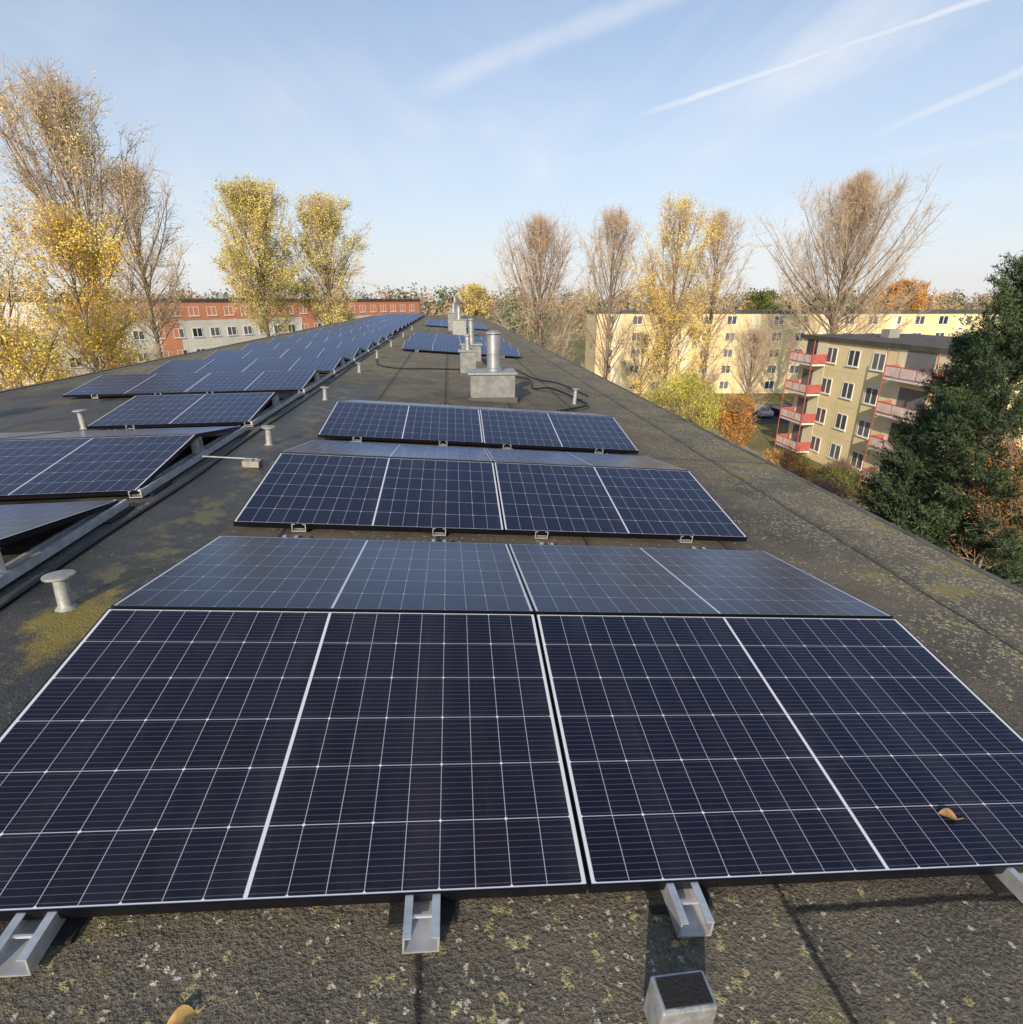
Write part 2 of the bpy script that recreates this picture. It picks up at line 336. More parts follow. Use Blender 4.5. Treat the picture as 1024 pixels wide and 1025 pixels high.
for n in range(3): pair(MR,-1.315,17.3+n*PITCHV,'array behind chimney',n,us=[.43,2.93],g=gF)
for n in range(3): pair(MR,-1.315,34+n*PITCHV,'farthest middle array',n,us=[.43,2.93],g=gF,rails=False)
LR=-2.20
for n in range(22):
    v0=1.68+n*PITCHV
    one=(n==2)
    uL=LR-W if one else LR-2*W-GAP
    pair(ML,uL,v0,'long left array',n,cols=1 if one else 2,front=(n>0),rails=(n<9),us=[.45,1.72] if one else [.45,1.35,2.1,3.455],g=gL)
# ---------------------------------------------------------------- roof furniture
def vent(Mp,u,v,h,rc,label,rot=0):
    r=root('vent_pipe',label,'vent pipe',Mp@T(u,v,ROOFW)@Matrix.Rotation(rot,4,'Y')@Matrix.Rotation(rot,4,'X'),'small vent pipes on the roof')
    mb=MB(); mb.lathe([(rc*.8,-.01),(rc*.56,.008),(rc*.47,.016),(rc*.44,h-.024)],20); mb.build('pipe',M['zinc_light'],r,True)
    mb=MB(); mb.lathe([(rc*.48,h-.0235),(rc*.97,h-.018),(rc,h-.012),(rc*.98,h-.006),(rc*.5,h),(rc*.02,h+.001)],24); mb.build('cap',M['zinc_light'],r,True)
    return r
names=['nearest grey mushroom vent pipe, standing in mossy felt left of the front row','second grey vent pipe along the gap between the two arrays','third grey vent pipe along the gap between arrays','fourth grey vent pipe along the gap between arrays','fifth grey vent pipe along the gap between arrays','sixth small vent pipe along the gap between arrays','seventh tiny vent pipe along the gap between arrays','eighth tiny vent pipe along the gap between arrays']
for i,v in enumerate((2.56,5.8,8.55,11.9,14.9,18.6,23.5,29.0)): vent(MR,-1.74,v,.19 if i else .172,.066,names[i],rot=-.07 if i==0 else .02)
vent(MR,2.15,9.5,.26,.065,'lone grey vent pipe right of the chimney box near cable')
vent(ML,-4.1,6.9,.22,.07,'grey vent pipe left of the single panel row of left array')
def chimney(Mp,u,v,w,d,h,flues,label,mat='zinc'):
    r=root('chimney',label,'chimney',Mp@T(u,v,ROOFW)@Matrix.Rotation(-sl,4,'Y'),'chimneys in line on the roof')
    mb=MB(); mb.box(-w/2,-d/2,-.03,w/2,d/2,h); mb.build('base_box',M[mat],r,bevel=.008)
    mb=MB(); mb.box(-w/2-.04,-d/2-.04,-.04,w/2+.04,d/2+.04,.06); mb.build('felt_upstand',M['tar'],r,bevel=.01)
    mb=MB(); mb.box(-w/2-.035,-d/2-.035,h+.003,w/2+.035,d/2+.035,h+.03); mb.build('cover_plate',M['zinc_light'],r,bevel=.004)
    for (fx,fy,fr_,fh) in flues:
        mb=MB(); mb.lathe([(fr_*1.2,h+.032),(fr_*1.2,h+.07),(fr_,h+.08),(fr_,h+fh*.45),(fr_*1.05,h+fh*.455),(fr_*1.05,h+fh*.48),(fr_,h+fh*.485),(fr_,h+fh-.06)],20,fx,fy)
        f=mb.build('flue_pipe',M['steel'],r,True)
        mb=MB(); mb.lathe([(fr_*.7,h+fh-.058),(fr_*1.15,h+fh-.045),(fr_*1.12,h+fh-.03),(fr_*.5,h+fh),(fr_*.05,h+fh+.006)],20,fx,fy); mb.build('flue_cap',M['zinc_light'],f,True)
    return r
chimney(MR,.76,9.6,.72,.62,.42,[(.04,.0,.115,.66)],'nearest grey chimney box with one dull steel flue behind the front array')
chimney(MR,.46,12.6,.34,.34,.5,[(0,0,.06,.35)],'slim grey vent shaft just behind the nearest chimney box')
chimney(MR,.62,15.3,.5,.5,.45,[(.02,.1,.08,.65)],'second grey chimney box with one flue in front of the farther panels')
chimney(MR,.50,26.6,.6,.6,.7,[(0,0,.11,.6)],'third chimney box with one steel flue beyond the farther panels','zinc_light')
chimney(MR,.30,30.2,.6,.6,.9,[(0,0,.1,.5)],'fourth chimney box with a flue, far along the roof')
chimney(MR,.5,44.5,.8,.7,.9,[(0,0,.12,.9)],'farthest chimney box with a flue near the roof end','zinc_light')
chimney(ML,-5.95,7.4,.30,.30,.42,[(0,0,.07,.14)],'small grey vent box at the left picture edge beside left array','zinc_light')
def cable(Mp,pts,r,label,name='cable',mat='cable',sub=6):
    P=[Vector((a,b,ROOFW+r+c)) for a,b,c in pts]; out=[]
    for i in range(len(P)-1):
        p0=P[max(i-1,0)];p1=P[i];p2=P[i+1];p3=P[min(i+2,len(P)-1)]
        for k in range(sub):
            s=k/sub; out.append(.5*((2*p1)+(p2-p0)*s+(2*p0-5*p1+4*p2-p3)*s*s+(3*p1-p0-3*p2+p3)*s**3))
    out.append(P[-1]); mb=MB(); mb.tube([Mp@q for q in out],r,6); o=mb.build(name,M[mat],None,True); tag(o,label,name.replace('_',' ')); return o
cable(MR,[(1.3,12.8,0),(1.7,12.0,.05),(1.65,11.0,.0),(1.9,10.4,.10),(2.3,9.6,.02),(2.2,8.9,.06),(1.7,8.6,0)],.018,'black cable looping on the roof right of the nearest chimney')
cable(MR,[(1.0,14.2,0),(1.6,13.7,.04),(1.9,12.6,.0),(2.3,11.8,.03),(2.6,10.4,0)],.014,'second black cable farther right of the nearest chimney')
cable(MR,[(.3,13.5,0),(-.4,13.2,0),(-1.0,12.9,0),(-1.5,13.3,0),(-1.7,14.5,0)],.014,'black cable crossing the roof behind the nearest chimney')
cable(ML,[(-2.02,1.6,0),(-2.05,3.2,0),(-2.01,4.6,0),(-2.04,6.2,0),(-2.02,9.0,0),(-2.05,14,0),(-2.02,24,0)],.011,'black cable running beside the right edge of the long left array')
cable(MR,[(-1.62,5.05,.05),(-1.74,5.07,.045),(-2.10,5.1,.04)],.007,'thin grey lightning rod lying on its concrete block','lightning_rod','zinc_light')
mb=MB(); mb.box(-.07,-.055,0,.07,.055,.055); mb.box(-.012,-.045,.0555,.012,.045,.062); o=mb.build('concrete_block',M['concrete'],None,bevel=.008); o.matrix_world=MR@T(-1.66,5.02,ROOFW+.001); tag(o,'small beige concrete block holding the lightning rod between the arrays','block')
# metal block in the foreground
q=on_roof(683,1048)
r=root('metal_block','small silver metal block with dark top on the roof below the front row','block',MR@T(q.x,q.y+.045,ROOFW)@Matrix.Rotation(.05,4,'Z'))
mb=MB(); mb.box(-.064,-.038,.001,.064,.038,.114); mb.build('block_body',M['alu_dull'],r,bevel=.006)
mb=MB(); mb.box(-.055,-.030,.1145,.055,.030,.117); mb.build('block_top',M['rubber'],r,bevel=.001)
m_=simple('dry_leaf',(.50,.27,.09),.7,0,.5,30)
def leafobj(mat,label,L=.05,mt=None):
    v=[];f=[];n=8
    for i in range(n+1):
        s=i/n; w=.42*L*math.sin(math.pi*min(1,s*1.02))**.7*(1-.25*s)
        if i in (0,n): w=.001
        z=.008*math.sin(s*3.0); v+=[(-w,(s-.5)*L,z+.4*w),(0,(s-.5)*L,z),(w,(s-.5)*L,z+.3*w)]
    for i in range(n):
        a=i*3; f+=[(a,a+1,a+4,a+3),(a+1,a+2,a+5,a+4)]
    r=root('fallen_leaf',label,'leaf',mat); mb=MB(); mb.add(v,f); mb.build('blade',mt or m_,r,True)
    mb=MB(); mb.tube([(0,-L*.5,.001),(.004,-L*.7,.003),(.01,-L*.85,.002)],.0012,5); mb.build('stalk',mt or m_,r,True)
def on_module(px,py,v0):
    d=MR.inverted().to_3x3()@ray(px,py); tn=math.tan(TILT)
    s=(LOW-v0*tn)/(d.z-d.y*tn); return d*s
q=on_module(948,817,1.037); leafobj(MR@T(q.x,q.y,q.z+.002)@Matrix.Rotation(TILT,4,'X')@Matrix.Rotation(1.2,4,'Z'),'curled brown leaf lying on the right panel of the front row',.055)
q=on_roof(182,1021); leafobj(MR@T(q.x,q.y,ROOFW+.004)@Matrix.Rotation(1.9,4,'Z'),'yellow brown fallen leaf on the roof felt below the front left panel',.055,simple('yellow_dry_leaf',(.62,.38,.12),.7,0,.4,30))
n=2600; uu=rng.uniform(-1.75,3.6,n); vv=np.concatenate([rng.uniform(.3,1.3,n//4),rng.uniform(.3,14,n-n//4)]); C=np.stack([uu,vv,np.full(n,ROOFW+.003)],1)
Mn=np.array(MR); C=C@Mn[:3,:3].T+Mn[:3,3]
V,F=leaves(C,.0045,.7); V[:,2]=np.repeat(C[:,2],4)+(V[:,2]-np.repeat(C[:,2],4))*.3
o=link('leaf_litter',npmesh('leaf_litter',[(V,F,0)],[leafmat('litter_crumbs',[(.08,.06,.04),(.25,.2,.12),(.42,.38,.27)],.9)])); tag(o,'pale grit and leaf crumbs scattered over the roof felt','litter',kind='stuff')
# ---------------------------------------------------------------- buildings
def winmesh(w,h,mull=1):
    mb=MB(); b=.07; mb.box(-w/2,-.05,0,-w/2+b,.02,h); mb.box(w/2-b,-.05,0,w/2,.02,h); mb.box(-w/2+b,-.05,0,w/2-b,.02,b); mb.box(-w/2+b,-.05,h-b,w/2-b,.02,h)
    for k in range(mull):
        x=-w/2+w*(k+1)/(mull+1); mb.box(x-.045,-.05,b,x+.045,.02,h-b)
    mb.box(-w/2-.06,-.12,-.06,w/2+.06,.02,-.003)
    g=MB(); g.box(-w/2+b,-.02,b,w/2-b,.015,h-b)
    return mb.mesh('window',M['winframe']),g.mesh('pane',M['glass'])
def block(P0,P1,depth,top,label,wall,cols,storeys,sh,w=1.5,h=1.35,mull=1,skip=(),x0=1.0,storey_from=0):
    P0=Vector((*P0,0));P1=Vector((*P1,0)); d=(P1-P0); L=d.length; ang=math.atan2(d.y,d.x)
    r=root('apartment_building',label,'building',Matrix.Translation(P0)@Matrix.Rotation(ang,4,'Z'))
    mb=MB(); mb.box(0,0,0,L,depth,top-.35); mb.build('wall',wall,r)
    mb=MB(); mb.box(-.2,-.2,top-.347,L+.2,depth+.2,top); mb.build('roof',M['tar'],r)
    wm,gm=winmesh(w,h,mull)
    for s in range(storey_from,storeys):
        for c in range(cols):
            if (c,s) in skip or c in skip: continue
            x=x0+(L-2*x0)*(c+.5)/cols; z=top-.35-(storeys-s)*sh+.85
            wo=link('window',wm,r,(x,0,z)); link('pane',gm,wo)
    return r,L
r,L=block((-46.0,73),(-6,122),11,14.5,'long white apartment block with orange red top storey behind the left trees',M['w_white'],24,5,2.75,1.4,1.2,1,storey_from=1)
def panel(r,x0,x1,z0,z1,mat,y=-.03,name='colour_band'):
    mb=MB(); mb.box(x0,y,z0,x1,-.002,z1); mb.build(name,mat,r)
panel(r,2.6,L,11.75,14.14,M['w_red']); 
for a,b in ((12.6,15.2),(35,38)): panel(r,a,b,6.1,11.74,M['w_red'])
for k in range(6):
    mb=MB(); mb.box(6+k*9,3,14.503,7.0+k*9,4.2,15.1); mb.build('roof_vent',M['w_grey'],r)
r2,L2=block((22.8,92),(98,85),12,12.7,'long pale yellow apartment block behind the bare trees in the middle distance',M['w_yellow'],20,5,2.5,1.5,1.3,1,x0=.8)
for k in range(7): panel(r2,2.6+k*10.8,4.0+k*10.8,.8,12.3,M['w_cream'],-.035)
r4,L4=block((33.9,54.2),(33.9,33),11,11.2,'beige apartment building with red and white balconies on the right',M['w_beige'],7,4,2.70,1.45,1.35,1,x0=.2,skip=(0,4,5))
panel(r4,0.0,3.9,.3,10.80,M['w_cream'],-.03)
panel(r4,12.6,18.2,.3,10.80,M['w_cream'],-.03)
def balcony(r,xa,xb,z,dep):
    mb=MB(); mb.box(xa,-dep,z,xb,-.04,z+.16); me=mb.build('balcony_slab',M['whitepanel'],r)
    mb=MB(); 
    for (zz,zh) in ((.22,.27),(.98,1.04)):
        mb.box(xa,-dep-.05,z+zz,xb,-dep-.004,z+zh)
    for k in range(4):
        x=xa+(xb-xa-.05)*k/3; mb.box(x,-dep-.05,z+.271,x+.05,-dep-.004,z+.979)
    mb.build('front_rail_frame',M['redpaint'],me)
    mb=MB(); mb.box(xa+.061,-dep-.035,z+.30,xb-.061,-dep-.015,z+.95); mb.build('front_infill',M['pinkpanel'],me)
    for xx in (xa-.05,xb+.004):
        mb=MB(); mb.box(xx,-dep,z+.22,xx+.046,-.05,z+1.04); mb.build('side_panel',M['redpaint'],me)
    mb=MB(); mb.box(xa+.5,-.06,z+.17,xb-1.6,-.035,z+2.15); mb.build('balcony_door',M['glass'],me)
for xa,xb,dep in ((.3,4.0,1.3),(13.0,17.8,1.2)):
    for s in range(4): balcony(r4,xa,xb,.55+s*2.70,dep)
    for x in (xa+.02,xb-.02):
        mb=MB(); mb.box(x-.025,-dep-.12,0,x+.025,-dep-.055,10.9); mb.build('balcony_post',M['redpaint'],r4)
for k in range(2):
    mb=MB(); mb.box(5+k*9,4,11.203,6+k*9,5,11.9); mb.build('roof_vent',M['w_grey'],r4)
# ---------------------------------------------------------------- ground
m,t,p=newmat('autumn_lawn'); g=t.new('ShaderNodeTexCoord').outputs['Object']
a=t.ramp(t.noise(g,.05,3),.4,.6); b=t.ramp(t.noise(g,.6,4,.7),.4,.65); c=t.mix(a,(.07,.11,.03),(.15,.14,.05)); c=t.mix(t.m('MULTIPLY',b,.6),c,(.26,.15,.05)); f=t.noise(g,9,3); c=t.mix(t.m('MULTIPLY',t.ramp(f,.55,.75),.5),c,(.42,.24,.06))
t.put(p.inputs['Base Color'],c); p.inputs['Roughness'].default_value=.95
mb=MB(); mb.add([(-2500,-600,0),(2500,-600,0),(2500,4500,0),(-2500,4500,0)],[(0,1,2,3)]); tag(mb.build('ground',m),kind='structure')
asph=simple('asphalt',(.06,.06,.06),.9,0,.3,.5); pav=simple('paving',(.26,.24,.21),.9,0,.3,1.0)
mb=MB(); mb.box(26,66,.001,60,80,.004); mb.box(20,-60,.001,24,65.9,.0045); tag(mb.build('road',asph),kind='structure')
mb=MB(); mb.box(28.2,20,.002,30.0,64,.12); tag(mb.build('pavement',pav),kind='structure')
mb=MB(); mb.box(7.5,20,.002,9.0,80,.12); tag(mb.build('pavement',pav),kind='structure')
def car(x,y,rot,col,label):
    r=root('parked_car',label,'car',Matrix.Translation((x,y,0))@Matrix.Rotation(rot,4,'Z'),'cars parked near the yellow block')
    paint=simple('car_paint_'+label.split()[0],col,.25,.2,.05,1)
    prof=[(-2.1,.3),(-2.15,.65),(-2.0,.88),(-1.5,.95),(-1.0,1.38),(.5,1.42),(1.15,.98),(1.9,.85),(2.12,.6),(2.1,.3)]
    v=[(a,-.85,z) for a,z in prof]+[(a,.85,z) for a,z in prof]; n=len(prof)
    v=[(a,yy*(.82 if z>1.2 else 1),z) for a,yy,z in v]
    mb=MB(); mb.add(v,[tuple(range(n)),tuple(range(n,2*n))[::-1]]+[(i+n,i,(i+1)%n,(i+1)%n+n)[::-1] for i in range(n)]); mb.build('body',paint,r,bevel=.05)
    for s in (-1,1):
        mb=MB(); q=[(-1.35,s*.865,.97),(-.92,s*.74,1.32),(.42,s*.74,1.35),(.95,s*.865,.99)]; mb.add(q,[(0,1,2,3)]); mb.build('side_window',M['glass'],r)
    mb=MB(); mb.add([(-1.52,-.7,.97),(-1.52,.7,.97),(-1.04,.6,1.36),(-1.04,-.6,1.36)],[(0,1,2,3)]); mb.build('rear_window',M['glass'],r)
    mb=MB(); mb.add([(1.12,-.7,1.02),(1.12,.7,1.02),(.56,.6,1.4),(.56,-.6,1.4)],[(0,1,2,3)]); mb.build('windscreen',M['glass'],r)
    for a in (-1.35,1.35):
        for s in (-.8,.8):
            mb=MB(); k=Matrix.Translation((a,s,.31))@Matrix.Rotation(math.pi/2,4,'X'); mb.lathe([(.2,-.1),(.31,-.09),(.31,.09),(.2,.1)],16); mb.v=[tuple(k@Vector(q)) for q in mb.v]; mb.build('wheel',M['rubber'],r,True)
for i,(x,y,cc,lb) in enumerate([(37,71,(.45,.03,.03),'red car parked leftmost before the yellow block'),(40,71.3,(.5,.5,.5),'silver car parked beside the red car before the yellow block'),(43,71,(.03,.05,.15),'dark blue car parked between the silver and white cars'),(46,71.2,(.6,.6,.58),'white car parked at the right end before the yellow block')]): car(x,y,math.pi/2+.03*i,cc,lb)
# ---------------------------------------------------------------- trees
def bez(P,D0,L,n,up,wob):
    pts=[P]; d=D0.copy()
    for i in range(n):
        d=nrm(d+UP*up/n+rng.normal(size=d.shape)*wob); pts.append(pts[-1]+d*(L/n)[:,None])
    return pts
def tree(name,label,cat,px,pytop,Y,R,cs=.3,n1=46,n2=9,n3=7,twig='twig',leaf=None,nl=0,ls=.11,lz=(0,1),ang=(62,18),prof='oval',trunk_r=.28,bark='bark',up=.5,group=None,droop=0,tr=.010,tl=(.4,1.15),thick=.022,clump=.5):
    d=ray(px,pytop); X=d.x/d.y*Y; H=CAMZ+d.z/d.y*Y; base=np.array([X,Y,0.])
    o=root(name,label,cat,Matrix.Translation(base.tolist()),group)
    nt=9; zs=np.linspace(0,H*.93,nt); tp=np.stack([np.cumsum(rng.normal(0,.012*H/9,nt)),np.cumsum(rng.normal(0,.012*H/9,nt)),zs],1); tp[0,:2]=0
    rr=trunk_r*(1-np.linspace(0,1,nt)*.93)**.9
    parts=[(*segs(tp[:-1],tp[1:],rr[:-1],rr[1:],8),0)]
    s=rng.uniform(0,1,n1)**.9; tt=cs+(.97-cs)*np.sort(s); P=np.stack([np.interp(tt*H*.93,zs,tp[:,k]) for k in range(3)],1)
    rel=(tt-cs)/(1-cs)
    if prof=='oval': w=np.sin(np.pi*np.clip(rel*.80+.16,0,1))**.7
    elif prof=='fan': w=.45+.75*np.sin(np.pi*np.clip(rel*.75+.3,0,1))
    else: w=np.sqrt(np.clip(1-(rel*1.6-.7)**2,.05,1))
    phi=np.radians(ang[0]+(ang[1]-ang[0])*rel)+rng.normal(0,.12,n1); az=np.arange(n1)*2.399+rng.normal(0,.3,n1)
    D0=np.stack([np.sin(phi)*np.cos(az),np.sin(phi)*np.sin(az),np.cos(phi)],1)
    L=R*w*rng.uniform(.75,1.12,n1)/np.maximum(np.sin(phi),.42); L=np.minimum(L,np.maximum((H-P[:,2])/np.maximum(np.cos(phi)+.25,.3)*.95,.3*R))
    ns=4; pp=bez(P,D0,L,ns,up,.07); r0=np.clip(trunk_r*.26*L/np.max(L),.018,None)
    for i in range(ns): parts.append((*segs(pp[i],pp[i+1],r0*(1-.22*i),r0*(1-.22*(i+1)),4),0))
    K=n1*n2; idx=np.repeat(np.arange(n1),n2); t2=rng.uniform(.15,1,K)*ns*.999; i2=t2.astype(int); f2=(t2-i2)[:,None]; A=np.stack(pp,1)
    S=A[idx,i2]*(1-f2)+A[idx,i2+1]*f2; dd=nrm(A[idx,i2+1]-A[idx,i2]); D2=nrm(dd+rng.normal(size=(K,3))*.6+UP*up*.35)
    L2=(L[idx]*.38*(1.15-t2/ns*.75))*rng.uniform(.6,1.2,K)+.25; q=bez(S,D2,L2,2,up*.6-droop,.12)
    for i in range(2): parts.append((*segs(q[i],q[i+1],thick*(1-.4*i),thick*(.6-.2*i),3),1))
    K3=K*n3; j=np.repeat(np.arange(K),n3); t3=rng.uniform(.1,1,K3)*1.999; i3=t3.astype(int); f3=(t3-i3)[:,None]; B=np.stack(q,1)
    S3=B[j,i3]*(1-f3)+B[j,i3+1]*f3; D3=nrm(nrm(B[j,i3+1]-B[j,i3])+rng.normal(size=(K3,3))*.7+UP*(up*.3-droop*1.6)); L3=rng.uniform(*tl,K3)
    E3=S3+D3*L3[:,None]; tw=(*segs(S3,E3,tr,tr*.35,3),1)
    link('trunk',npmesh('trunk',[a for a in parts if a[2]==0],[M[bark]]),o)
    cr=[(a[0],a[1],0) for a in parts if a[2]==1]+[(tw[0],tw[1],0)]; mats=[M[twig]]
    if leaf:
        k=rng.integers(0,K3,nl); f=rng.uniform(.1,1.05,nl)[:,None]; C=S3[k]*(1-f)+E3[k]*f+rng.normal(size=(nl,3))*.14
        ph=C*np.array([1.1,1.1,.9]); fld=np.sin(ph[:,0]+2*np.sin(ph[:,1]))+np.sin(ph[:,1]*1.3+1.7*np.sin(ph[:,2]))+np.sin(ph[:,2]*1.7+ph[:,0])
        z=C[:,2]/H; ok=(fld>rng.normal(-clump,1.0,nl))&(z>lz[0]+rng.normal(0,.05,nl))&(z<lz[1]+rng.normal(0,.07,nl)); C=C[ok]
        dr=np.tile(np.array([0,0,-1.]),(len(C),1)) if droop>.4 else None
        V,F=leaves(C,ls,.55 if droop<=.4 else .25,dr); cr.append((V,F,1)); mats.append(M[leaf])
    link('crown',npmesh('crown',cr,mats),o); return o
# left
tree('tree','tallest bare tree at far left with yellow lower leaves','tree',42,68,34,4.6,.32,54,10,8,'twig_pale','l_olive',30000,.050,(0,.95),(46,16))
tree('tree','bright yellow leaved tree at left in front of the tallest bare tree','tree',58,210,29,2.3,.40,40,9,7,'twig_pale','l_yellow',42000,.055,(0,1),(62,22),trunk_r=.18,clump=.8)
tree('tree','bare brown tree just right of the yellow tree at left','tree',120,160,44,4.2,.52,50,10,8,'twig_pale','l_olive',9000,.055,(0,.9),(54,18))
tree('tree','yellow tree cut by the left picture edge','tree',-30,230,24,2.2,.38,34,8,6,'twig_pale','l_yellow',26000,.050,(0,.9),(60,25),clump=.8)
tree('tree','low olive green tree below the left trees beside the white block','tree',26,336,31,2.1,.15,32,8,6,'twig_pale','l_willow',16000,.07,(0,1),(75,25),'round')
tree('tree','pale yellow green poplar tree, left one of the pair above the red topped block','tree',245,177,60,4.3,.44,64,10,8,'twig_pale','l_poplar',70000,.072,(0,1),(58,16),clump=1.2)
tree('tree','golden green poplar tree, right one of the pair above the red topped block','tree',318,193,63,3.9,.44,58,10,8,'twig_pale','l_poplar',52000,.072,(0,1),(58,16),clump=.9)
# right
tree('tree','broad bare brown tree standing nearest the roof end at centre','tree',540,217,50,4.5,.14,84,11,10,'twig_pale',None,0,.1,(0,1),(56,18))
tree('tree','slim bare brown tree between the broad bare one and the yellow one','tree',615,208,56,3.9,.15,60,10,10,'twig_pale','l_olive',3500,.06,(0,1),(52,16))
tree('tree','tall golden yellow tree in front of the pale yellow block','tree',682,196,48,3.8,.15,64,10,8,'twig_pale','l_yellow',46000,.060,(.3,1),(52,17),clump=.5)
tree('tree','bare twiggy tree touching the right side of golden tree','tree',722,212,52,3.2,.2,52,10,9,'twig_pale','l_olive',5000,.06,(0,1),(50,17))
tree('tree','huge wide bare tree rising behind the building with red balconies','tree',862,180,64,8.8,.28,124,12,10,'twig_pale','l_olive',6000,.06,(0,1),(72,10),'fan',.38,tr=.012,tl=(.6,1.6),up=.7)
tree('tree','small bare tree left of the red balconies','tree',757,330,58,3.4,.15,40,9,8,'twig_pale',None,0,.1,(0,1),(54,20))
tree('tree','small bare bushy tree in front of yellow block, lower centre right','tree',645,335,62,2.8,.15,36,8,7,'twig_pale','l_willow',2500,.1,(0,.6),(50,20))
tree('tree','orange round tree behind the wide bare tree at right','tree',905,282,100,7.0,.3,46,8,6,'twig','l_orange',26000,.15,(0,1),(70,25),'round')
tree('tree','dark green round tree peeking above the pale yellow block','tree',768,292,106,4.4,.3,40,8,6,'twig','l_green',16000,.2,(0,1),(70,25),'round')
tree('tree','yellow green round tree at the far end beyond the roof','tree',474,285,118,3.4,.3,36,8,6,'twig','l_olive',14000,.17,(0,1),(70,25),'round')
tree('willow_tree','yellow green weeping willow just beyond the right roof edge','tree',684,370,36,2.5,.2,40,8,7,'twig','l_willow',38000,.085,(0,1),(60,30),'round',.2,droop=.9,up=.2,clump=1.2)
tree('shrub','orange leaved tall shrub right of the willow','shrub',736,402,42,1.9,.1,26,7,6,'twig','l_orange',20000,.07,(0,1),(60,25),'round',.1,clump=1)
tree('shrub','low rust orange shrub on the lawn before the red balconies','shrub',786,455,37,1.7,.08,24,7,6,'twig','l_orange',18000,.065,(0,1),(70,30),'round',.08,clump=1)
tree('shrub','small green shrub beside the base of the beige building','shrub',842,468,40,1.5,.05,24,7,6,'twig','l_green',9000,.08,(0,1),(70,30),'round',.08)
tree('shrub','dark rusty shrub close to the roof edge below the conifers','shrub',822,488,31,1.6,.05,24,7,6,'twig','l_rust',12000,.07,(0,1),(70,30),'round',.08)
tree('tree','rusty brown leaved tree in front of the conifers at right edge','tree',1022,425,14.5,.95,.60,26,7,5,'twig','l_rust',6000,.045,(0,1),(65,25),'round',.10,clump=0,tl=(.2,.5))
# conifers
def pine(label,px,pytop,Y,R,cs=.06,nw=42,nn=52):
    d=ray(px,pytop); X=d.x/d.y*Y; H=CAMZ+d.z/d.y*Y
    o=root('pine_tree',label,'pine tree',Matrix.Translation((X,Y,0)))
    tp=np.stack([np.zeros(8),np.zeros(8),np.linspace(0,H,8)],1); rr=np.linspace(.26,.02,8)
    wood=[(*segs(tp[:-1],tp[1:],rr[:-1],rr[1:],8),0)]
    n1=nw*5; rel=np.sort(rng.uniform(0,1,n1)); z=H*(cs+(.985-cs)*rel); P=np.stack([z*0,z*0,z],1); az=np.arange(n1)*2.399+rng.normal(0,.4,n1)
    phi=np.radians(88-38*rel)+rng.normal(0,.1,n1); D0=np.stack([np.sin(phi)*np.cos(az),np.sin(phi)*np.sin(az),np.cos(phi)],1)
    L=R*((1-rel)**.5*.95+.07)*rng.uniform(.65,1.12,n1)*(1+.16*np.sin(az*2+rel*9)); pp=bez(P,D0,L,4,.3,.06)
    for i in range(4): wood.append((*segs(pp[i],pp[i+1],.035*(1-.22*i),.035*(.78-.22*i),4),0))
    A=np.stack(pp,1); n2=12; K=n1*n2; idx=np.repeat(np.arange(n1),n2); t2=rng.uniform(.2,1,K)*3.999; i2=t2.astype(int); f2=(t2-i2)[:,None]
    S=A[idx,i2]*(1-f2)+A[idx,i2+1]*f2; dd=nrm(A[idx,i2+1]-A[idx,i2]); D2=nrm(dd+rng.normal(size=(K,3))*np.array([.7,.7,.45])+UP*.3); L2=L[idx]*.26*rng.uniform(.5,1.2,K)+.16; E=S+D2*L2[:,None]
    cr=[(*segs(S,E,.010,.004,3),0)]
    k=np.repeat(np.arange(K),nn); f=rng.uniform(.0,1.1,len(k))[:,None]; C=S[k]*(1-f)+E[k]*f+rng.normal(size=(len(k),3))*.06
    V,F=leaves(C,.072,.2,nrm(D2[k]+rng.normal(size=(len(k),3))*.9)); cr.append((V,F,1))
    link('trunk',npmesh('trunk',wood,[M['bark_dark']]),o); link('crown',npmesh('crown',cr,[M['bark_dark'],M['l_pine']]),o)
pine('large dark conifer cut by the right picture edge',1048,262,15.5,3.7)
pine('blue green conifer left of the largest conifer, hiding the building corner',985,338,20,3.4)
pine('shorter dark conifer lowest of the three beside the roof edge',932,418,22,3.0,nw=30)
# distant woods
cl=[];
for ring,(Ya,Yb,nT,ht) in enumerate([(150,190,60,(10,14)),(200,300,150,(14,18)),(350,520,200,(17,24))]):
    for i in range(nT):
        Y=random.uniform(Ya,Yb); X=random.uniform(-1.0,1.25)*Y; 
        h=random.uniform(*ht); R=random.uniform(3,5.5)*(1 if ring<2 else 1.6); n=200
        if -62<X<-8 and Y<160: continue
        u=nrm(rng.normal(size=(n,3)))*rng.uniform(.55,1.0,(n,1))*(1+.25*np.sin(rng.normal(size=(n,1))*3)); C=u*np.array([R,R,h*.42])+np.array([X,Y,h*.58])
        V,F=leaves(C,.48+.22*ring,.7); cl.append((V,F,random.choice([0,0,1,2,3,3,4])))
hz=lambda n,c:leafmat(n,[tuple(k*.7+.05 for k in c),c,tuple(k*1.15+.02 for k in c)])  # distance haze painted into the far leaf colours
o=link('distant_woods',npmesh('distant_woods',cl,[hz('far_green',(.15,.17,.09)),hz('far_olive',(.38,.30,.15)),hz('far_orange',(.40,.25,.13)),hz('far_grey_brown',(.32,.25,.18)),hz('far_rust',(.29,.19,.12))])); tag(o,'far belt of autumn woods along the horizon behind the buildings','woods',kind='stuff')
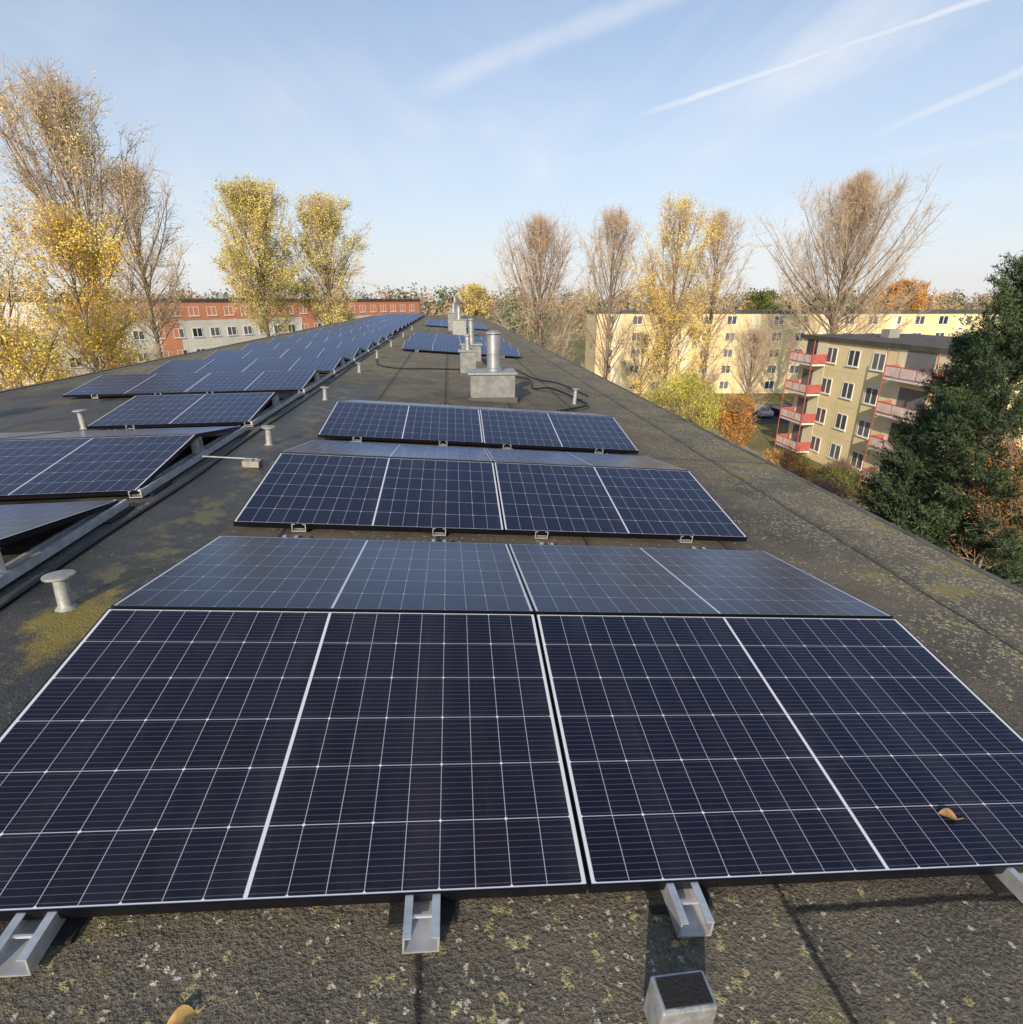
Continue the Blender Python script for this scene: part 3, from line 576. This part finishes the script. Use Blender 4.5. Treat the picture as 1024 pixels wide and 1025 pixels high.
# ---------------------------------------------------------------- light
SUN_EL=math.radians(24); az=math.radians(200)
sd=Vector((math.sin(az)*math.cos(SUN_EL),math.cos(az)*math.cos(SUN_EL),math.sin(SUN_EL)))
ld=bpy.data.lights.new('sun','SUN'); ld.energy=5.0; ld.angle=math.radians(.5); ld.color=(1,.86,.66)
lo=bpy.data.objects.new('sun',ld); COL.objects.link(lo); lo.rotation_euler=sd.to_track_quat('Z','Y').to_euler()
w=bpy.data.worlds.new('World'); scene.world=w; w.use_nodes=True; t=NT(w.node_tree); bg=t.n['Background']
sky=t.new('ShaderNodeTexSky',sky_type='NISHITA'); sky.sun_disc=False; sky.sun_elevation=SUN_EL; sky.sun_rotation=az; sky.air_density=1.0; sky.dust_density=1.0; sky.ozone_density=2.0; sky.altitude=50
g=t.new('ShaderNodeTexCoord').outputs['Generated']; sp=t.new('ShaderNodeSeparateXYZ'); t.put(sp.inputs[0],g)
zz=t.m('MAXIMUM',sp.outputs[2],.04)
cv=t.new('ShaderNodeCombineXYZ'); t.put(cv.inputs[0],t.m('DIVIDE',sp.outputs[0],t.m('ADD',zz,.12))); t.put(cv.inputs[1],t.m('DIVIDE',sp.outputs[1],t.m('ADD',zz,.12)))
mp=t.new('ShaderNodeMapping'); t.put(mp.inputs[0],cv.outputs[0]); mp.inputs['Rotation'].default_value=(0,0,math.radians(-35)); mp.inputs['Scale'].default_value=(1,.35,1)
c1=t.ramp(t.noise(mp.outputs[0],1.1,6,.6,.6),.40,.80); c2=t.ramp(t.noise(cv.outputs[0],.55,3,.5),.30,.7)
cloud=t.m('MULTIPLY',t.m('MULTIPLY',c1,c2),.85)
tr=None
for (a,b,wd,st) in [((628,120),(1010,-10),.0064,.72),((850,145),(1060,55),.0080,.42),((395,100),(700,-20),.024,.36),((845,165),(1040,130),.010,.20)]:
    A=ray(*a); B=ray(*b); n=A.cross(B).normalized(); ax=(B-A).normalized()
    wob=t.m('MULTIPLY',t.m('SUBTRACT',t.noise(g,14,3,.6),.5),wd*.8)
    dd=t.m('ABSOLUTE',t.m('ADD',t.dot(g,tuple(n)),wob)); al=t.dot(g,tuple(ax)); a0=A.dot(ax)
    k=t.m('MULTIPLY',t.ramp(dd,wd,0.0),t.m('MULTIPLY',t.ramp(al,a0-.01,a0+.10),t.ramp(t.dot(g,tuple(A)),.3,.6)))
    k=t.m('MULTIPLY',k,t.m('MULTIPLY',t.ramp(t.noise(g,22,3,.6),.1,.6,.5,1.0),st)); tr=k if tr is None else t.m('MAXIMUM',tr,k)
haze=t.ramp(sp.outputs[2],.62,-.05); haze=t.m('MULTIPLY',haze,.70)
skc=t.mix(.12,sky.outputs[0],(2.4,4.2,7.4))
col=t.mix(haze,skc,(5.3,5.5,6.0)); low=t.ramp(sp.outputs[2],.14,-.02); col=t.mix(t.m('MULTIPLY',low,.5),col,(5.9,5.7,5.5))
col=t.mix(t.m('MAXIMUM',cloud,tr),col,(6.2,6.3,6.6))
t.put(bg.inputs[0],col); bg.inputs[1].default_value=.149
scene.view_settings.view_transform='Standard'; scene.view_settings.look='None'; scene.view_settings.exposure=0
